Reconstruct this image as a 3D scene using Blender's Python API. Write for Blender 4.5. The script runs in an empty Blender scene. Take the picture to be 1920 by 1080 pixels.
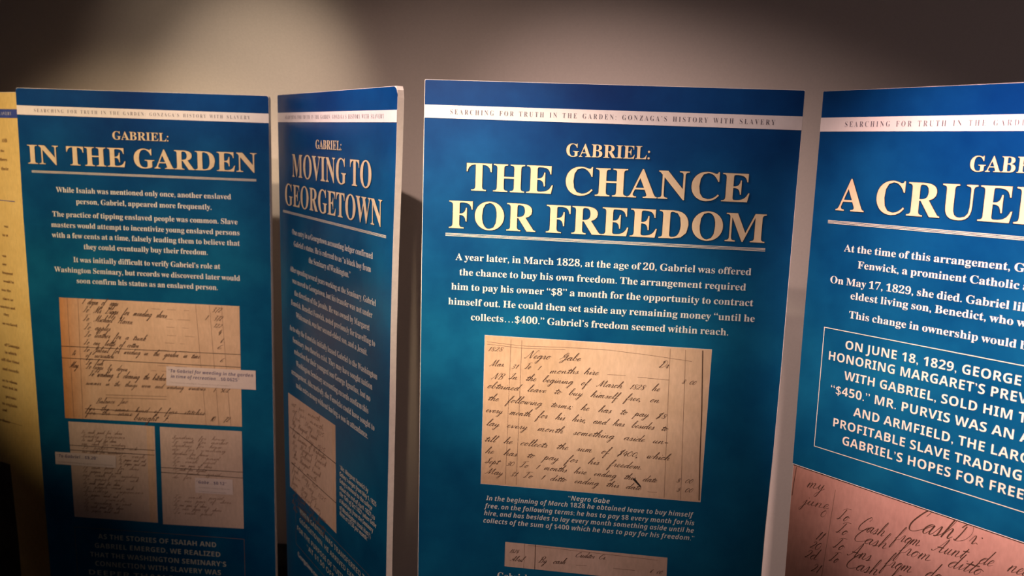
import bpy, bmesh, math, random
from mathutils import Vector, Matrix

# ------------------------------------------------------------------ camera, world, lights, exposure
EXPOSURE = 0.0
scene = bpy.context.scene
col = scene.collection
F_PX=1564.54
EYE=1.700
CAM_R=[0.999481, 0.005331, 0.03178]
CAM_U=[-0.032224, 0.165349, 0.985709]
# measured pose of each board: base point, rotation rows, width, height
PANELS=[
 ([-1.76341, 2.36218, 0.0],[[0.894934, 0.446198, 0.0], [-0.446198, 0.894934, 0.0], [0.0, 0.0, 1.0]],0.6100,1.7966),
 ([-1.20546, 2.06393, 0.00226],[[0.997083, 0.076283, 0.002561], [-0.076239, 0.996987, -0.014305], [-0.003644, 0.014069, 0.999894]],0.6193,1.8024),
 ([-0.56875, 2.01064, 0.00422],[[0.569781, 0.821783, 0.004631], [-0.821767, 0.569799, -0.005267], [-0.006967, -0.000804, 0.999975]],0.6040,1.8011),
 ([-0.16445, 1.43305, 0.00308],[[0.994032, 0.108978, 0.004877], [-0.108973, 0.994044, -0.001352], [-0.004996, 0.000812, 0.999987]],0.6169,1.8055),
 ([0.49573, 1.34361, 0.0],[[0.629578, 0.7769, -0.007543], [-0.776895, 0.629616, 0.004338], [0.008119, 0.003129, 0.999962]],0.5993,1.8040),
]
S1,S2=0.04122,0.06281
# board, part, face, words, left u, v, right u, v, capital height (metres on the board), measured prefix
LINES=[
 (1, 'header_lettering', 'H', 'SEARCHING FOR TRUTH IN THE GARDEN: GONZAGA’S HISTORY WITH SLAVERY', 0.04305, 0.05588, 0.56665, 0.05588, 0.0078, None),
 (2, 'header_lettering', 'H', 'SEARCHING FOR TRUTH IN THE GARDEN: GONZAGA’S HISTORY WITH SLAVERY', 0.0437, 0.05588, 0.5753, 0.05588, 0.0078, None),
 (3, 'header_lettering', 'H', 'SEARCHING FOR TRUTH IN THE GARDEN: GONZAGA’S HISTORY WITH SLAVERY', 0.04262, 0.05588, 0.56103, 0.05588, 0.0078, None),
 (4, 'header_lettering', 'H', 'SEARCHING FOR TRUTH IN THE GARDEN: GONZAGA’S HISTORY WITH SLAVERY', 0.04354, 0.05588, 0.57308, 0.05588, 0.0078, None),
 (5, 'header_lettering', 'H', 'SEARCHING FOR TRUTH IN THE GARDEN: GONZAGA’S HISTORY WITH SLAVERY', 0.04229, 0.05588, 0.55667, 0.05588, 0.0078, None),
 (2, 'heading', 'B', 'GABRIEL:', 0.23637, 0.11378, 0.37491, 0.11378, 0.01916, None),
 (2, 'title', 'B', 'IN THE GARDEN', 0.02021, 0.17883, 0.58956, 0.17883, 0.04498, None),
 (2, 'body_text', 'B', 'While Isaiah was mentioned only once, another enslaved', 0.08605, 0.2452, 0.5244, 0.2452, 0.01257, None),
 (2, 'body_text', 'B', 'person, Gabriel, appeared more frequently.', 0.13532, 0.2718, 0.47539, 0.2718, 0.01263, None),
 (2, 'body_text', 'B', 'The practice of tipping enslaved people was common. Slave', 0.07288, 0.30471, 0.53893, 0.30471, 0.0127, None),
 (2, 'body_text', 'B', 'masters would attempt to incentivize young enslaved persons', 0.06839, 0.33097, 0.54315, 0.33097, 0.01276, None),
 (2, 'body_text', 'B', 'with a few cents at a time, falsely leading them to believe that', 0.06803, 0.35645, 0.54318, 0.35645, 0.01282, None),
 (2, 'body_text', 'B', 'they could eventually buy their freedom.', 0.14823, 0.38228, 0.46254, 0.38228, 0.01288, None),
 (2, 'body_text', 'B', 'It was initially difficult to verify Gabriel’s role at', 0.1197, 0.41566, 0.49282, 0.41566, 0.01295, None),
 (2, 'body_text', 'B', 'Washington Seminary, but records we discovered later would', 0.06856, 0.4422, 0.54158, 0.4422, 0.01301, None),
 (2, 'body_text', 'B', 'soon confirm his status as an enslaved person.', 0.1252, 0.46806, 0.48539, 0.46806, 0.01307, None),
 (2, 'quote_text', 'S', 'AS THE STORIES OF ISAIAH AND', 0.14142, 1.14796, 0.46072, 1.14796, 0.01347, None),
 (2, 'quote_text', 'S', 'GABRIEL EMERGED, WE REALIZED', 0.13086, 1.17425, 0.47078, 1.17425, 0.01353, None),
 (2, 'quote_text', 'S', 'THAT THE WASHINGTON SEMINARY’S', 0.11655, 1.20053, 0.48577, 1.20053, 0.01359, None),
 (2, 'quote_text', 'S', 'CONNECTION WITH SLAVERY WAS', 0.12944, 1.22546, 0.4709, 1.22546, 0.01365, None),
 (2, 'quote_text', 'S', 'DEEPER THAN INITIALLY', 0.11025, 1.25176, 0.48637, 1.25176, 0.01371, None),
 (2, 'callout_text', 'I', '“To Gabriel for weeding in the garden', 0.35147, 0.68339, 0.5691, 0.68339, 0.00827, None),
 (2, 'callout_text', 'I', 'in time of recreation…$0.0625”', 0.35713, 0.69758, 0.53397, 0.69758, 0.00829, None),
 (2, 'callout_small', 's', '“To Gabriel for weeding in the garden in time of recreation”', 0.35516, 0.711, 0.51107, 0.711, 0.00277, None),
 (2, 'callout_text2', 'I', '“To Gabriel…$5.20”', 0.0431, 0.9282, 0.15306, 0.9282, 0.00799, None),
 (2, 'callout_small2', 's', 'To Gabriel for weeding in the garden in time of recreation', 0.04575, 0.94225, 0.19307, 0.94225, 0.00291, None),
 (2, 'callout_text3', 'I', '“Gabe…$0.12”', 0.41387, 0.97446, 0.49267, 0.97446, 0.00797, None),
 (2, 'callout_small3', 's', 'To Gabriel for weeding in the garden', 0.41908, 0.98628, 0.50219, 0.98628, 0.0029, None),
 (2, 'callout_small3', 's', 'To Gabriel for weeding in the garden', 0.41873, 0.99682, 0.49206, 0.99682, 0.00291, None),
 (3, 'heading', 'B', 'GABRIEL:', 0.23146, 0.11836, 0.36953, 0.11836, 0.01857, None),
 (3, 'title', 'B', 'MOVING TO', 0.08697, 0.18543, 0.51134, 0.18543, 0.05095, None),
 (3, 'title', 'B', 'GEORGETOWN', 0.03854, 0.2531, 0.55817, 0.2531, 0.0494, None),
 (3, 'body_text', 'B', 'One entry in a Georgetown accounting ledger confirmed', 0.08273, 0.31876, 0.51944, 0.31876, 0.0125, None),
 (3, 'body_text', 'B', 'Gabriel’s status. He is referred to as “a black boy from', 0.09335, 0.34551, 0.51114, 0.34551, 0.01262, None),
 (3, 'body_text', 'B', 'the Seminary of Washington.”', 0.18759, 0.37166, 0.41546, 0.37166, 0.01329, None),
 (3, 'body_text', 'B', 'After spending several years working at the Seminary, Gabriel', 0.06733, 0.40774, 0.53457, 0.40774, 0.01264, None),
 (3, 'body_text', 'B', 'was moved to Georgetown, but his transfer was not under', 0.08102, 0.43375, 0.5199, 0.43375, 0.0128, None),
 (3, 'body_text', 'B', 'the direction of the Jesuits. He was owned by Margaret', 0.09458, 0.46119, 0.50762, 0.46119, 0.01296, None),
 (3, 'body_text', 'B', 'Fenwick. Benedict Fenwick, noted previously for travelling to', 0.07217, 0.48761, 0.5326, 0.48761, 0.01287, None),
 (3, 'body_text', 'B', 'Whitemarsh, was her second-eldest son, and a Jesuit.', 0.10404, 0.51335, 0.49825, 0.51335, 0.01316, None),
 (3, 'body_text', 'B', 'As to why the Fenwicks initially leased Gabriel to the Washington', 0.06002, 0.55072, 0.54357, 0.55072, 0.01297, None),
 (3, 'body_text', 'B', 'Seminary, two theories exist. They may have sought tuition', 0.08118, 0.57681, 0.52181, 0.57681, 0.01318, None),
 (3, 'body_text', 'B', 'reduction for their youngest son George Ignatius, but no', 0.08957, 0.60305, 0.51326, 0.60305, 0.01331, None),
 (3, 'body_text', 'B', 'Washington Seminary accounting records confirm this', 0.10146, 0.63063, 0.50434, 0.63063, 0.01344, None),
 (3, 'body_text', 'B', 'arrangement. Alternatively, the Fenwicks could have sought to', 0.07089, 0.65741, 0.53301, 0.65741, 0.01334, None),
 (3, 'body_text', 'B', 'make extra money without having a son in attendance.', 0.10033, 0.68333, 0.50273, 0.68333, 0.0136, None),
 (3, 'caption_text', 'I', '“Mrs. Margaret Fenwick by', 0.36222, 0.79639, 0.50714, 0.79639, 0.00999, None),
 (3, 'caption_text', 'I', 'Gabey’s wages from May 1, 1825', 0.36227, 0.81147, 0.54433, 0.81147, 0.00994, None),
 (3, 'caption_text', 'I', 'Gabey’s removal to the college', 0.36232, 0.82664, 0.52617, 0.82664, 0.01001, None),
 (3, 'caption_text', 'I', 'about the end of April, 1827) to', 0.36237, 0.8423, 0.53857, 0.8423, 0.01001, None),
 (3, 'caption_text', 'I', 'the 15th of Oct 1827 (when Gabe', 0.36241, 0.85656, 0.54524, 0.85656, 0.01003, None),
 (3, 'caption_text', 'I', 'a black boy) from the Seminary', 0.36246, 0.87228, 0.53124, 0.87228, 0.01009, None),
 (3, 'caption_text', 'I', 'of Washington (took him)?)', 0.36251, 0.88839, 0.5193, 0.88839, 0.01015, None),
 (3, 'caption_text', 'I', 'hires at $1.50 per month.”', 0.36255, 0.90152, 0.50886, 0.90152, 0.01019, None),
 (3, 'quote_text', 'S', 'WHEN GABRIEL WAS TRANSFERRED TO', 0.1177, 0.99529, 0.50659, 0.99529, 0.01219, None),
 (3, 'quote_text', 'S', 'GEORGETOWN, HE ARRIVED EXPRESSLY', 0.11721, 1.01971, 0.51212, 1.01971, 0.01224, None),
 (3, 'quote_text', 'S', 'FOR THE PURPOSE OF TUITION', 0.10097, 1.04759, 0.4127, 1.04759, 0.01257, None),
 (3, 'quote_text', 'S', '“AT $1.50 OFF THE', 0.16542, 1.0696, 0.38416, 1.0696, 0.01254, None),
 (3, 'closing_text', 'B', 'Georgetown records', 0.10361, 1.11503, 0.26783, 1.11503, 0.01306, None),
 (4, 'heading', 'B', 'GABRIEL:', 0.24054, 0.11804, 0.37782, 0.11804, 0.0209, None),
 (4, 'title', 'B', 'THE CHANCE', 0.07404, 0.18126, 0.54219, 0.18126, 0.04599, None),
 (4, 'title', 'B', 'FOR FREEDOM', 0.04577, 0.24641, 0.57268, 0.24641, 0.0467, None),
 (4, 'body_text', 'B', 'A year later, in March 1828, at the age of 20, Gabriel was offered', 0.05877, 0.30119, 0.55582, 0.30119, 0.01165, None),
 (4, 'body_text', 'B', 'the chance to buy his own freedom. The arrangement required', 0.06616, 0.32735, 0.54935, 0.32735, 0.01172, None),
 (4, 'body_text', 'B', 'him to pay his owner “$8” a month for the opportunity to contract', 0.05278, 0.35313, 0.56346, 0.35313, 0.01179, None),
 (4, 'body_text', 'B', 'himself out. He could then set aside any remaining money “until he', 0.04807, 0.37958, 0.56792, 0.37958, 0.01186, None),
 (4, 'body_text', 'B', 'collects…$400.” Gabriel’s freedom seemed within reach.', 0.08855, 0.40533, 0.52672, 0.40533, 0.01194, None),
 (4, 'caption_text', 'I', '“Negro Gabe', 0.27281, 0.72106, 0.34594, 0.72106, 0.00862, None),
 (4, 'caption_text', 'I', 'In the beginning of March 1828 he obtained leave to buy himself', 0.12578, 0.73377, 0.49254, 0.73377, 0.00865, None),
 (4, 'caption_text', 'I', 'free, on the following terms; he has to pay $8 every month for his', 0.12296, 0.74864, 0.49533, 0.74864, 0.00868, None),
 (4, 'caption_text', 'I', 'hire, and has besides to lay every month something aside until he', 0.12293, 0.76276, 0.49531, 0.76276, 0.0087, None),
 (4, 'caption_text', 'I', 'collects of the sum of $400 which he has to pay for his freedom.”', 0.12211, 0.77702, 0.49689, 0.77702, 0.00873, None),
 (4, 'closing_text', 'B', 'Gabriel', 0.15122, 0.88409, 0.2055, 0.88409, 0.01341, None),
 (5, 'heading', 'B', 'GABRIEL:', 0.23302, 0.1174, 0.36623, 0.1174, 0.0209, None),
 (5, 'title', 'B', 'A CRUEL', 0.03876, 0.18456, 0.29342, 0.18456, 0.04865, 'A CRUE'),
 (5, 'body_text', 'B', 'At the time of this arrangement, Gabriel', 0.05861, 0.24765, 0.29901, 0.24765, 0.01113, 'At the time of this arrangement,'),
 (5, 'body_text', 'B', 'Fenwick, a prominent Catholic and', 0.08375, 0.27137, 0.31297, 0.27137, 0.01107, 'Fenwick, a prominent Catholic'),
 (5, 'body_text', 'B', 'On May 17, 1829, she died. Gabriel likely', 0.04019, 0.30003, 0.30365, 0.30003, 0.01133, 'On May 17, 1829, she died. Gabriel'),
 (5, 'body_text', 'B', 'eldest living son, Benedict, who was', 0.07668, 0.32082, 0.31102, 0.32082, 0.01124, 'eldest living son, Benedict, who'),
 (5, 'body_text', 'B', 'This change in ownership would be', 0.07697, 0.35087, 0.31828, 0.35087, 0.01131, 'This change in ownership would'),
 (5, 'quote_text', 'S', 'ON JUNE 18, 1829, GEORGE', 0.07572, 0.401, 0.32943, 0.401, 0.01368, 'ON JUNE 18, 1829, GEORGE'),
 (5, 'quote_text', 'S', 'HONORING MARGARET’S PREVIOUS', 0.04918, 0.42408, 0.28583, 0.42408, 0.01405, 'HONORING MARGARET’S'),
 (5, 'quote_text', 'S', 'WITH GABRIEL, SOLD HIM TO', 0.0781, 0.45045, 0.32382, 0.45045, 0.01387, 'WITH GABRIEL, SOLD HIM'),
 (5, 'quote_text', 'S', '“$450.” MR. PURVIS WAS AN A', 0.05747, 0.47694, 0.32861, 0.47694, 0.01403, '“$450.” MR. PURVIS WAS AN'),
 (5, 'quote_text', 'S', 'AND ARMFIELD, THE LARGEST', 0.09903, 0.50495, 0.29436, 0.50495, 0.0141, 'AND ARMFIELD, THE'),
 (5, 'quote_text', 'S', 'PROFITABLE SLAVE TRADING', 0.06691, 0.53098, 0.3445, 0.53098, 0.01412, 'PROFITABLE SLAVE TRADING'),
 (5, 'quote_text', 'S', 'GABRIEL’S HOPES FOR FREEDOM', 0.0852, 0.55632, 0.29912, 0.55632, 0.01433, 'GABRIEL’S HOPES FOR'),
 (4, 'hw_main', 'C', '1828', 0.11932, 0.45857, 0.1451, 0.45737, 0.00372, None),
 (4, 'hw_main', 'C', 'Negro Gabe', 0.18425, 0.46676, 0.28109, 0.46607, 0.00513, None),
 (4, 'hw_main', 'C', 'Mar.', 0.12348, 0.48517, 0.15028, 0.48434, 0.00432, None),
 (4, 'hw_main', 'C', '31', 0.16165, 0.48742, 0.17287, 0.48666, 0.00384, None),
 (4, 'hw_main', 'C', 'To', 0.185, 0.48584, 0.19436, 0.48617, 0.00431, None),
 (4, 'hw_main', 'C', '1', 0.20744, 0.48673, 0.21024, 0.48683, 0.00383, None),
 (4, 'hw_main', 'C', 'months', 0.22905, 0.49149, 0.2789, 0.48857, 0.00439, None),
 (4, 'hw_main', 'C', 'hire', 0.28811, 0.48842, 0.31294, 0.48863, 0.00457, None),
 (4, 'hw_main', 'C', 'Dr', 0.41451, 0.46804, 0.43074, 0.46836, 0.00516, None),
 (4, 'hw_main', 'C', '8 00', 0.45497, 0.49401, 0.47835, 0.49474, 0.00377, None),
 (4, 'hw_main', 'C', 'NB', 0.12753, 0.50806, 0.14735, 0.50814, 0.00435, None),
 (4, 'hw_main', 'C', 'In the begining of March 1828 he', 0.15765, 0.50647, 0.41907, 0.51026, 0.00459, None),
 (4, 'hw_main', 'C', 'obtained leave to buy himself free, on', 0.12051, 0.52503, 0.41949, 0.53069, 0.00462, None),
 (4, 'hw_main', 'C', 'the following terms; he has to pay $8', 0.12217, 0.54732, 0.43132, 0.55853, 0.00464, None),
 (4, 'hw_main', 'C', 'every month for his hire, and has besides to', 0.11906, 0.56908, 0.4364, 0.58027, 0.00466, None),
 (4, 'hw_main', 'C', 'lay every month something aside un-', 0.12079, 0.59356, 0.43892, 0.60424, 0.00469, None),
 (4, 'hw_main', 'C', 'till he collects the sum of $400, which', 0.11886, 0.62342, 0.44359, 0.63304, 0.00472, None),
 (4, 'hw_main', 'C', 'he has to pay for his freedom.', 0.1205, 0.6452, 0.3989, 0.65333, 0.00475, None),
 (4, 'hw_main', 'C', 'Sept 30 To 1 months hire ending this date', 0.12013, 0.66374, 0.42431, 0.67534, 0.00437, None),
 (4, 'hw_main', 'C', '8 00', 0.45815, 0.67199, 0.48561, 0.67164, 0.00393, None),
 (4, 'hw_main', 'C', 'May 31 To 1 ditto ending this date', 0.1217, 0.6832, 0.39848, 0.69137, 0.00439, None),
 (4, 'hw_main', 'C', '8 00', 0.45929, 0.68864, 0.4868, 0.68825, 0.00394, None),
 (4, 'hw_small', 'C', '1828', 0.17095, 0.83109, 0.1869, 0.83061, 0.00352, None),
 (4, 'hw_small', 'C', 'Abril', 0.17286, 0.84597, 0.19558, 0.84638, 0.00395, None),
 (4, 'hw_small', 'C', 'By cash', 0.22415, 0.84466, 0.27238, 0.84361, 0.00455, None),
 (4, 'hw_small', 'C', 'Creditor Cr.', 0.29005, 0.82767, 0.34499, 0.82732, 0.0039, None),
 (4, 'hw_small', 'C', '6 00', 0.42361, 0.84479, 0.44446, 0.84581, 0.00348, None),
 (2, 'hw_main', 'C', '1 dozen of eggs', 0.13377, 0.5204, 0.22643, 0.52132, 0.00688, None),
 (2, 'hw_main', 'C', 'To Mr Diggs for mending shoes', 0.13511, 0.54074, 0.35074, 0.54523, 0.0069, None),
 (2, 'hw_main', 'C', 'To Michael Haven', 0.13376, 0.56288, 0.26244, 0.56556, 0.0063, None),
 (2, 'hw_main', 'C', 'To apples', 0.13468, 0.58498, 0.20378, 0.58603, 0.00633, None),
 (2, 'hw_main', 'C', 'To leather for a trunk', 0.13514, 0.604, 0.294, 0.60647, 0.00634, None),
 (2, 'hw_main', 'C', 'To one bottle of cotton', 0.13232, 0.62391, 0.27551, 0.62557, 0.00605, None),
 (2, 'hw_main', 'C', 'To Gabriel for weeding in the garden in time', 0.1312, 0.64251, 0.43255, 0.6441, 0.00605, None),
 (2, 'hw_main', 'C', 'of recreation', 0.13586, 0.65668, 0.20963, 0.65669, 0.00545, None),
 (2, 'hw_main', 'C', 'To fish', 0.13405, 0.67607, 0.17943, 0.67669, 0.00579, None),
 (2, 'hw_main', 'C', 'To eggs by dozen', 0.13406, 0.6867, 0.24349, 0.68812, 0.00579, None),
 (2, 'hw_main', 'C', 'To washing & cleaning the kitchen', 0.14041, 0.70572, 0.34242, 0.7068, 0.00645, None),
 (2, 'hw_main', 'C', 'summer in the things room and washing windows', 0.13152, 0.72894, 0.44412, 0.7265, 0.00517, None),
 (2, 'hw_main', 'C', 'Balance Jno', 0.15582, 0.77705, 0.23923, 0.7726, 0.00555, None),
 (2, 'hw_main', 'C', 'brought F.L', 0.25339, 0.81526, 0.34765, 0.81424, 0.00721, None),
 (2, 'hw_main', 'C', 'for the same kind of fine stitches', 0.13009, 0.79667, 0.44042, 0.79046, 0.00555, None),
 (2, 'hw_main', 'C', 'for the same', 0.1294, 0.80823, 0.25066, 0.8046, 0.00558, None),
 (2, 'hw_main', 'C', '372', 0.46738, 0.5236, 0.4899, 0.52399, 0.0062, None),
 (2, 'hw_main', 'C', '1', 0.44945, 0.54475, 0.45322, 0.54486, 0.00623, None),
 (2, 'hw_main', 'C', '372', 0.47112, 0.54455, 0.49149, 0.54473, 0.00622, None),
 (2, 'hw_main', 'C', '122', 0.46994, 0.56239, 0.49033, 0.56287, 0.00531, None),
 (2, 'hw_main', 'C', '4', 0.48038, 0.58061, 0.48729, 0.58086, 0.00751, None),
 (2, 'hw_main', 'C', '6', 0.48671, 0.60067, 0.49175, 0.6007, 0.00628, None),
 (2, 'hw_main', 'C', '6', 0.47614, 0.61699, 0.49127, 0.6171, 0.00567, None),
 (2, 'hw_main', 'C', '6', 0.48305, 0.64981, 0.49347, 0.65017, 0.0057, None),
 (2, 'hw_main', 'C', 'May', 0.09111, 0.68594, 0.11393, 0.68592, 0.00645, None),
 (2, 'hw_main', 'C', '1', 0.46477, 0.72913, 0.46797, 0.72893, 0.00579, None),
 (2, 'hw_main', 'C', '502', 0.48297, 0.72803, 0.50397, 0.72774, 0.00642, None),
 (2, 'hw_main', 'C', '10', 0.45437, 0.80587, 0.46562, 0.80548, 0.00651, None),
 (2, 'hw_main', 'C', '72', 0.48806, 0.80537, 0.50248, 0.80511, 0.00716, None),
 (2, 'hw_main', 'C', 'Do', 0.09966, 0.65389, 0.10777, 0.65408, 0.00513, None),
 (2, 'hw_left', 'C', 'To cash paid for shoes', 0.11135, 0.85965, 0.22055, 0.85691, 0.00344, None),
 (2, 'hw_left', 'C', 'Sundry expenses', 0.11113, 0.87016, 0.22768, 0.86704, 0.00344, None),
 (2, 'hw_left', 'C', 'To cash paid for shoes', 0.1109, 0.88069, 0.20358, 0.87923, 0.00345, None),
 (2, 'hw_left', 'C', 'one cash for sundries', 0.11068, 0.89123, 0.22785, 0.88827, 0.00346, None),
 (2, 'hw_left', 'C', 'To paper and ink', 0.11045, 0.9018, 0.25896, 0.89686, 0.00346, None),
 (2, 'hw_left', 'C', 'one cash for sundries', 0.11023, 0.91238, 0.21349, 0.91054, 0.00347, None),
 (2, 'hw_left', 'C', 'To cash', 0.20761, 0.91644, 0.27865, 0.91686, 0.00346, None),
 (2, 'hw_left', 'C', 'To paper and ink', 0.20747, 0.92702, 0.27857, 0.92755, 0.00347, None),
 (2, 'hw_left', 'C', 'To paper and ink', 0.20733, 0.93761, 0.27849, 0.93825, 0.00348, None),
 (2, 'hw_left', 'C', 'To cash paid for shoes', 0.10932, 0.9549, 0.26054, 0.9502, 0.00349, None),
 (2, 'hw_left', 'C', 'To paper and ink', 0.10909, 0.96557, 0.21219, 0.96428, 0.0035, None),
 (2, 'hw_left', 'C', 'one cash for sundries', 0.10886, 0.97627, 0.2605, 0.97172, 0.0035, None),
 (2, 'hw_left', 'C', 'To paper and ink', 0.10863, 0.98698, 0.25816, 0.98267, 0.00351, None),
 (2, 'hw_left', 'C', 'To cash paid for shoes', 0.10841, 0.99772, 0.20784, 0.99701, 0.00352, None),
 (2, 'hw_left', 'C', 'To paper and ink', 0.10818, 1.00847, 0.24426, 1.00529, 0.00352, None),
 (2, 'hw_left', 'C', 'Sundry expenses', 0.10795, 1.01925, 0.27052, 1.01427, 0.00353, None),
 (2, 'hw_left', 'C', 'To paper and ink', 0.10772, 1.03004, 0.20119, 1.03009, 0.00354, None),
 (2, 'hw_left', 'C', 'To cash', 0.10749, 1.04085, 0.22095, 1.03958, 0.00354, None),
 (2, 'hw_left', 'C', 'To mending a coat', 0.10725, 1.05168, 0.2342, 1.04955, 0.00355, None),
 (2, 'hw_left', 'C', 'To cash paid for shoes', 0.10702, 1.06254, 0.21352, 1.06199, 0.00356, None),
 (2, 'hw_left', 'C', 'To paper and ink', 0.10679, 1.07341, 0.20079, 1.07389, 0.00356, None),
 (2, 'hw_right', 'C', 'Sundries for house', 0.35207, 0.85839, 0.49188, 0.85498, 0.00341, None),
 (2, 'hw_right', 'C', 'To cash for market', 0.35192, 0.86896, 0.49662, 0.86518, 0.00342, None),
 (2, 'hw_right', 'C', 'Sundries for house', 0.35177, 0.87955, 0.48238, 0.87665, 0.00342, None),
 (2, 'hw_right', 'C', 'do for washing', 0.35162, 0.89016, 0.49234, 0.88654, 0.00343, None),
 (2, 'hw_right', 'C', 'Sundries for house', 0.35147, 0.90078, 0.44662, 0.90016, 0.00344, None),
 (2, 'hw_right', 'C', 'To cash paid', 0.35132, 0.91143, 0.47486, 0.90886, 0.00344, None),
 (2, 'hw_right', 'C', 'To cash paid', 0.35117, 0.92209, 0.46448, 0.92018, 0.00345, None),
 (2, 'hw_right', 'C', 'To one pair of shoes', 0.35102, 0.93277, 0.45416, 0.93151, 0.00346, None),
 (2, 'hw_right', 'C', 'To cash for market', 0.35087, 0.94348, 0.43834, 0.94326, 0.00346, None),
 (2, 'hw_right', 'C', 'To cash paid', 0.35072, 0.9542, 0.47664, 0.9513, 0.00347, None),
 (2, 'hw_right', 'C', 'do for washing', 0.35057, 0.96494, 0.46904, 0.96251, 0.00347, None),
 (2, 'hw_right', 'C', 'To cash paid', 0.34981, 1.01894, 0.48168, 1.01534, 0.0035, None),
 (2, 'hw_right', 'C', 'To one pair of shoes', 0.34966, 1.0298, 0.50257, 1.02464, 0.00351, None),
 (2, 'hw_right', 'C', 'To one pair of shoes', 0.3495, 1.04068, 0.43665, 1.04024, 0.00352, None),
 (2, 'hw_right', 'C', 'To one pair of shoes', 0.34935, 1.05158, 0.47691, 1.04815, 0.00352, None),
 (2, 'hw_right', 'C', 'To cash paid', 0.34919, 1.0625, 0.45142, 1.06089, 0.00353, None),
 (3, 'hw_main', 'C', 'at per month', 0.07012, 0.73756, 0.2506, 0.7255, 0.0052, None),
 (3, 'hw_main', 'C', 'at per month', 0.07343, 0.75278, 0.26975, 0.73963, 0.00519, None),
 (3, 'hw_main', 'C', 'from May 1825', 0.07674, 0.768, 0.2707, 0.75497, 0.0052, None),
 (3, 'hw_main', 'C', 'Mrs Margaret Fenwick', 0.06893, 0.78663, 0.23227, 0.77546, 0.00526, None),
 (3, 'hw_main', 'C', 'from May 1825', 0.07225, 0.80192, 0.27767, 0.78784, 0.00523, None),
 (3, 'hw_main', 'C', 'the Seminary of Washington', 0.07558, 0.81721, 0.2846, 0.80285, 0.00523, None),
 (3, 'hw_main', 'C', 'Mrs Margaret Fenwick', 0.06772, 0.83616, 0.28493, 0.82096, 0.00525, None),
 (3, 'hw_main', 'C', 'By Gabriel hire', 0.07106, 0.85152, 0.25122, 0.83889, 0.0053, None),
 (3, 'hw_main', 'C', 'Mrs Margaret Fenwick', 0.07434, 0.86965, 0.25146, 0.85719, 0.00531, None),
 (3, 'hw_main', 'C', 'at per month', 0.06644, 0.88894, 0.22717, 0.87742, 0.00536, None),
 (3, 'hw_main', 'C', 'from May 1825', 0.0698, 0.90437, 0.23315, 0.89265, 0.00537, None),
 (3, 'hw_main', 'C', 'from May 1825', 0.07315, 0.91981, 0.28209, 0.90479, 0.00533, None),
 (3, 'hw_main', 'C', 'from May 1825', 0.06521, 0.93943, 0.22491, 0.92772, 0.00541, None),
 (3, 'hw_main', 'C', 'By Gabriel hire', 0.06859, 0.95493, 0.24981, 0.94163, 0.0054, None),
 (3, 'hw_main', 'C', 'a black boy from', 0.07196, 0.97043, 0.28466, 0.9548, 0.00537, None),
 (3, 'hw_main', 'C', 'the Seminary of Washington', 0.06397, 0.99038, 0.28426, 0.97388, 0.0054, None),
 (3, 'hw_main', 'C', 'Mrs Margaret Fenwick', 0.06736, 1.00596, 0.27474, 0.9904, 0.00542, None),
 (5, 'hw_main', 'C', 'Cash', 0.19751, 0.65833, 0.26274, 0.64859, 0.01438, None),
 (5, 'hw_main', 'C', 'Dr:', 0.26431, 0.64913, 0.30121, 0.64258, 0.01146, None),
 (5, 'hw_main', 'C', 'my', 0.02726, 0.64883, 0.05911, 0.64351, 0.0084, None),
 (5, 'hw_main', 'C', 'june', 0.02302, 0.67968, 0.06954, 0.67319, 0.00751, None),
 (5, 'hw_main', 'C', '0', 0.0557, 0.69043, 0.06616, 0.6884, 0.00654, None),
 (5, 'hw_main', 'C', 'To', 0.08472, 0.68332, 0.10322, 0.68188, 0.00826, None),
 (5, 'hw_main', 'C', 'To', 0.085, 0.70635, 0.10274, 0.7059, 0.0083, None),
 (5, 'hw_main', 'C', 'To', 0.08187, 0.73368, 0.09883, 0.73332, 0.00837, None),
 (5, 'hw_main', 'C', 'To', 0.07753, 0.75895, 0.09181, 0.75859, 0.00845, None),
 (5, 'hw_main', 'C', '11', 0.0507, 0.73201, 0.06238, 0.73117, 0.00852, None),
 (5, 'hw_main', 'C', '20', 0.04247, 0.75057, 0.06013, 0.74911, 0.00762, None),
 (5, 'hw_main', 'C', '2d', 0.0343, 0.77124, 0.05597, 0.76798, 0.00768, None),
 (5, 'hw_main', 'C', '21', 0.0481, 0.79051, 0.06273, 0.78805, 0.00767, None),
 (5, 'hw_main', 'C', 'Cash from Aunt de neg', 0.12087, 0.68789, 0.36824, 0.66224, 0.00928, None),
 (5, 'hw_main', 'C', 'Cash from ditto', 0.11582, 0.70807, 0.30741, 0.68637, 0.00951, None),
 (5, 'hw_main', 'C', 'Ans from do', 0.10845, 0.73677, 0.2525, 0.71876, 0.00974, None),
 (5, 'hw_main', 'C', 'Cash for', 0.10675, 0.75786, 0.20705, 0.74406, 0.00993, None),
 (1, 'body_text', 'B', 'AND', 0.52099, 0.1231, 0.54229, 0.1231, 0.0091, None),
 (1, 'body_text', 'B', 'the', 0.51352, 0.14734, 0.52782, 0.14734, 0.00611, None),
 (1, 'body_text', 'B', 'there', 0.50738, 0.16965, 0.53721, 0.16965, 0.00765, None),
 (1, 'body_text', 'B', 'their', 0.51123, 0.19283, 0.54114, 0.19283, 0.00767, None),
 (1, 'body_text', 'B', 'was', 0.50687, 0.33925, 0.52309, 0.33925, 0.00693, None),
 (1, 'body_text', 'B', 'to a', 0.49779, 0.36218, 0.51951, 0.36218, 0.00696, None),
 (1, 'body_text', 'B', 'was', 0.49045, 0.41719, 0.50692, 0.41719, 0.00704, None),
 (1, 'body_text', 'B', 'one', 0.48912, 0.43891, 0.50565, 0.43891, 0.00706, None),
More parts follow.
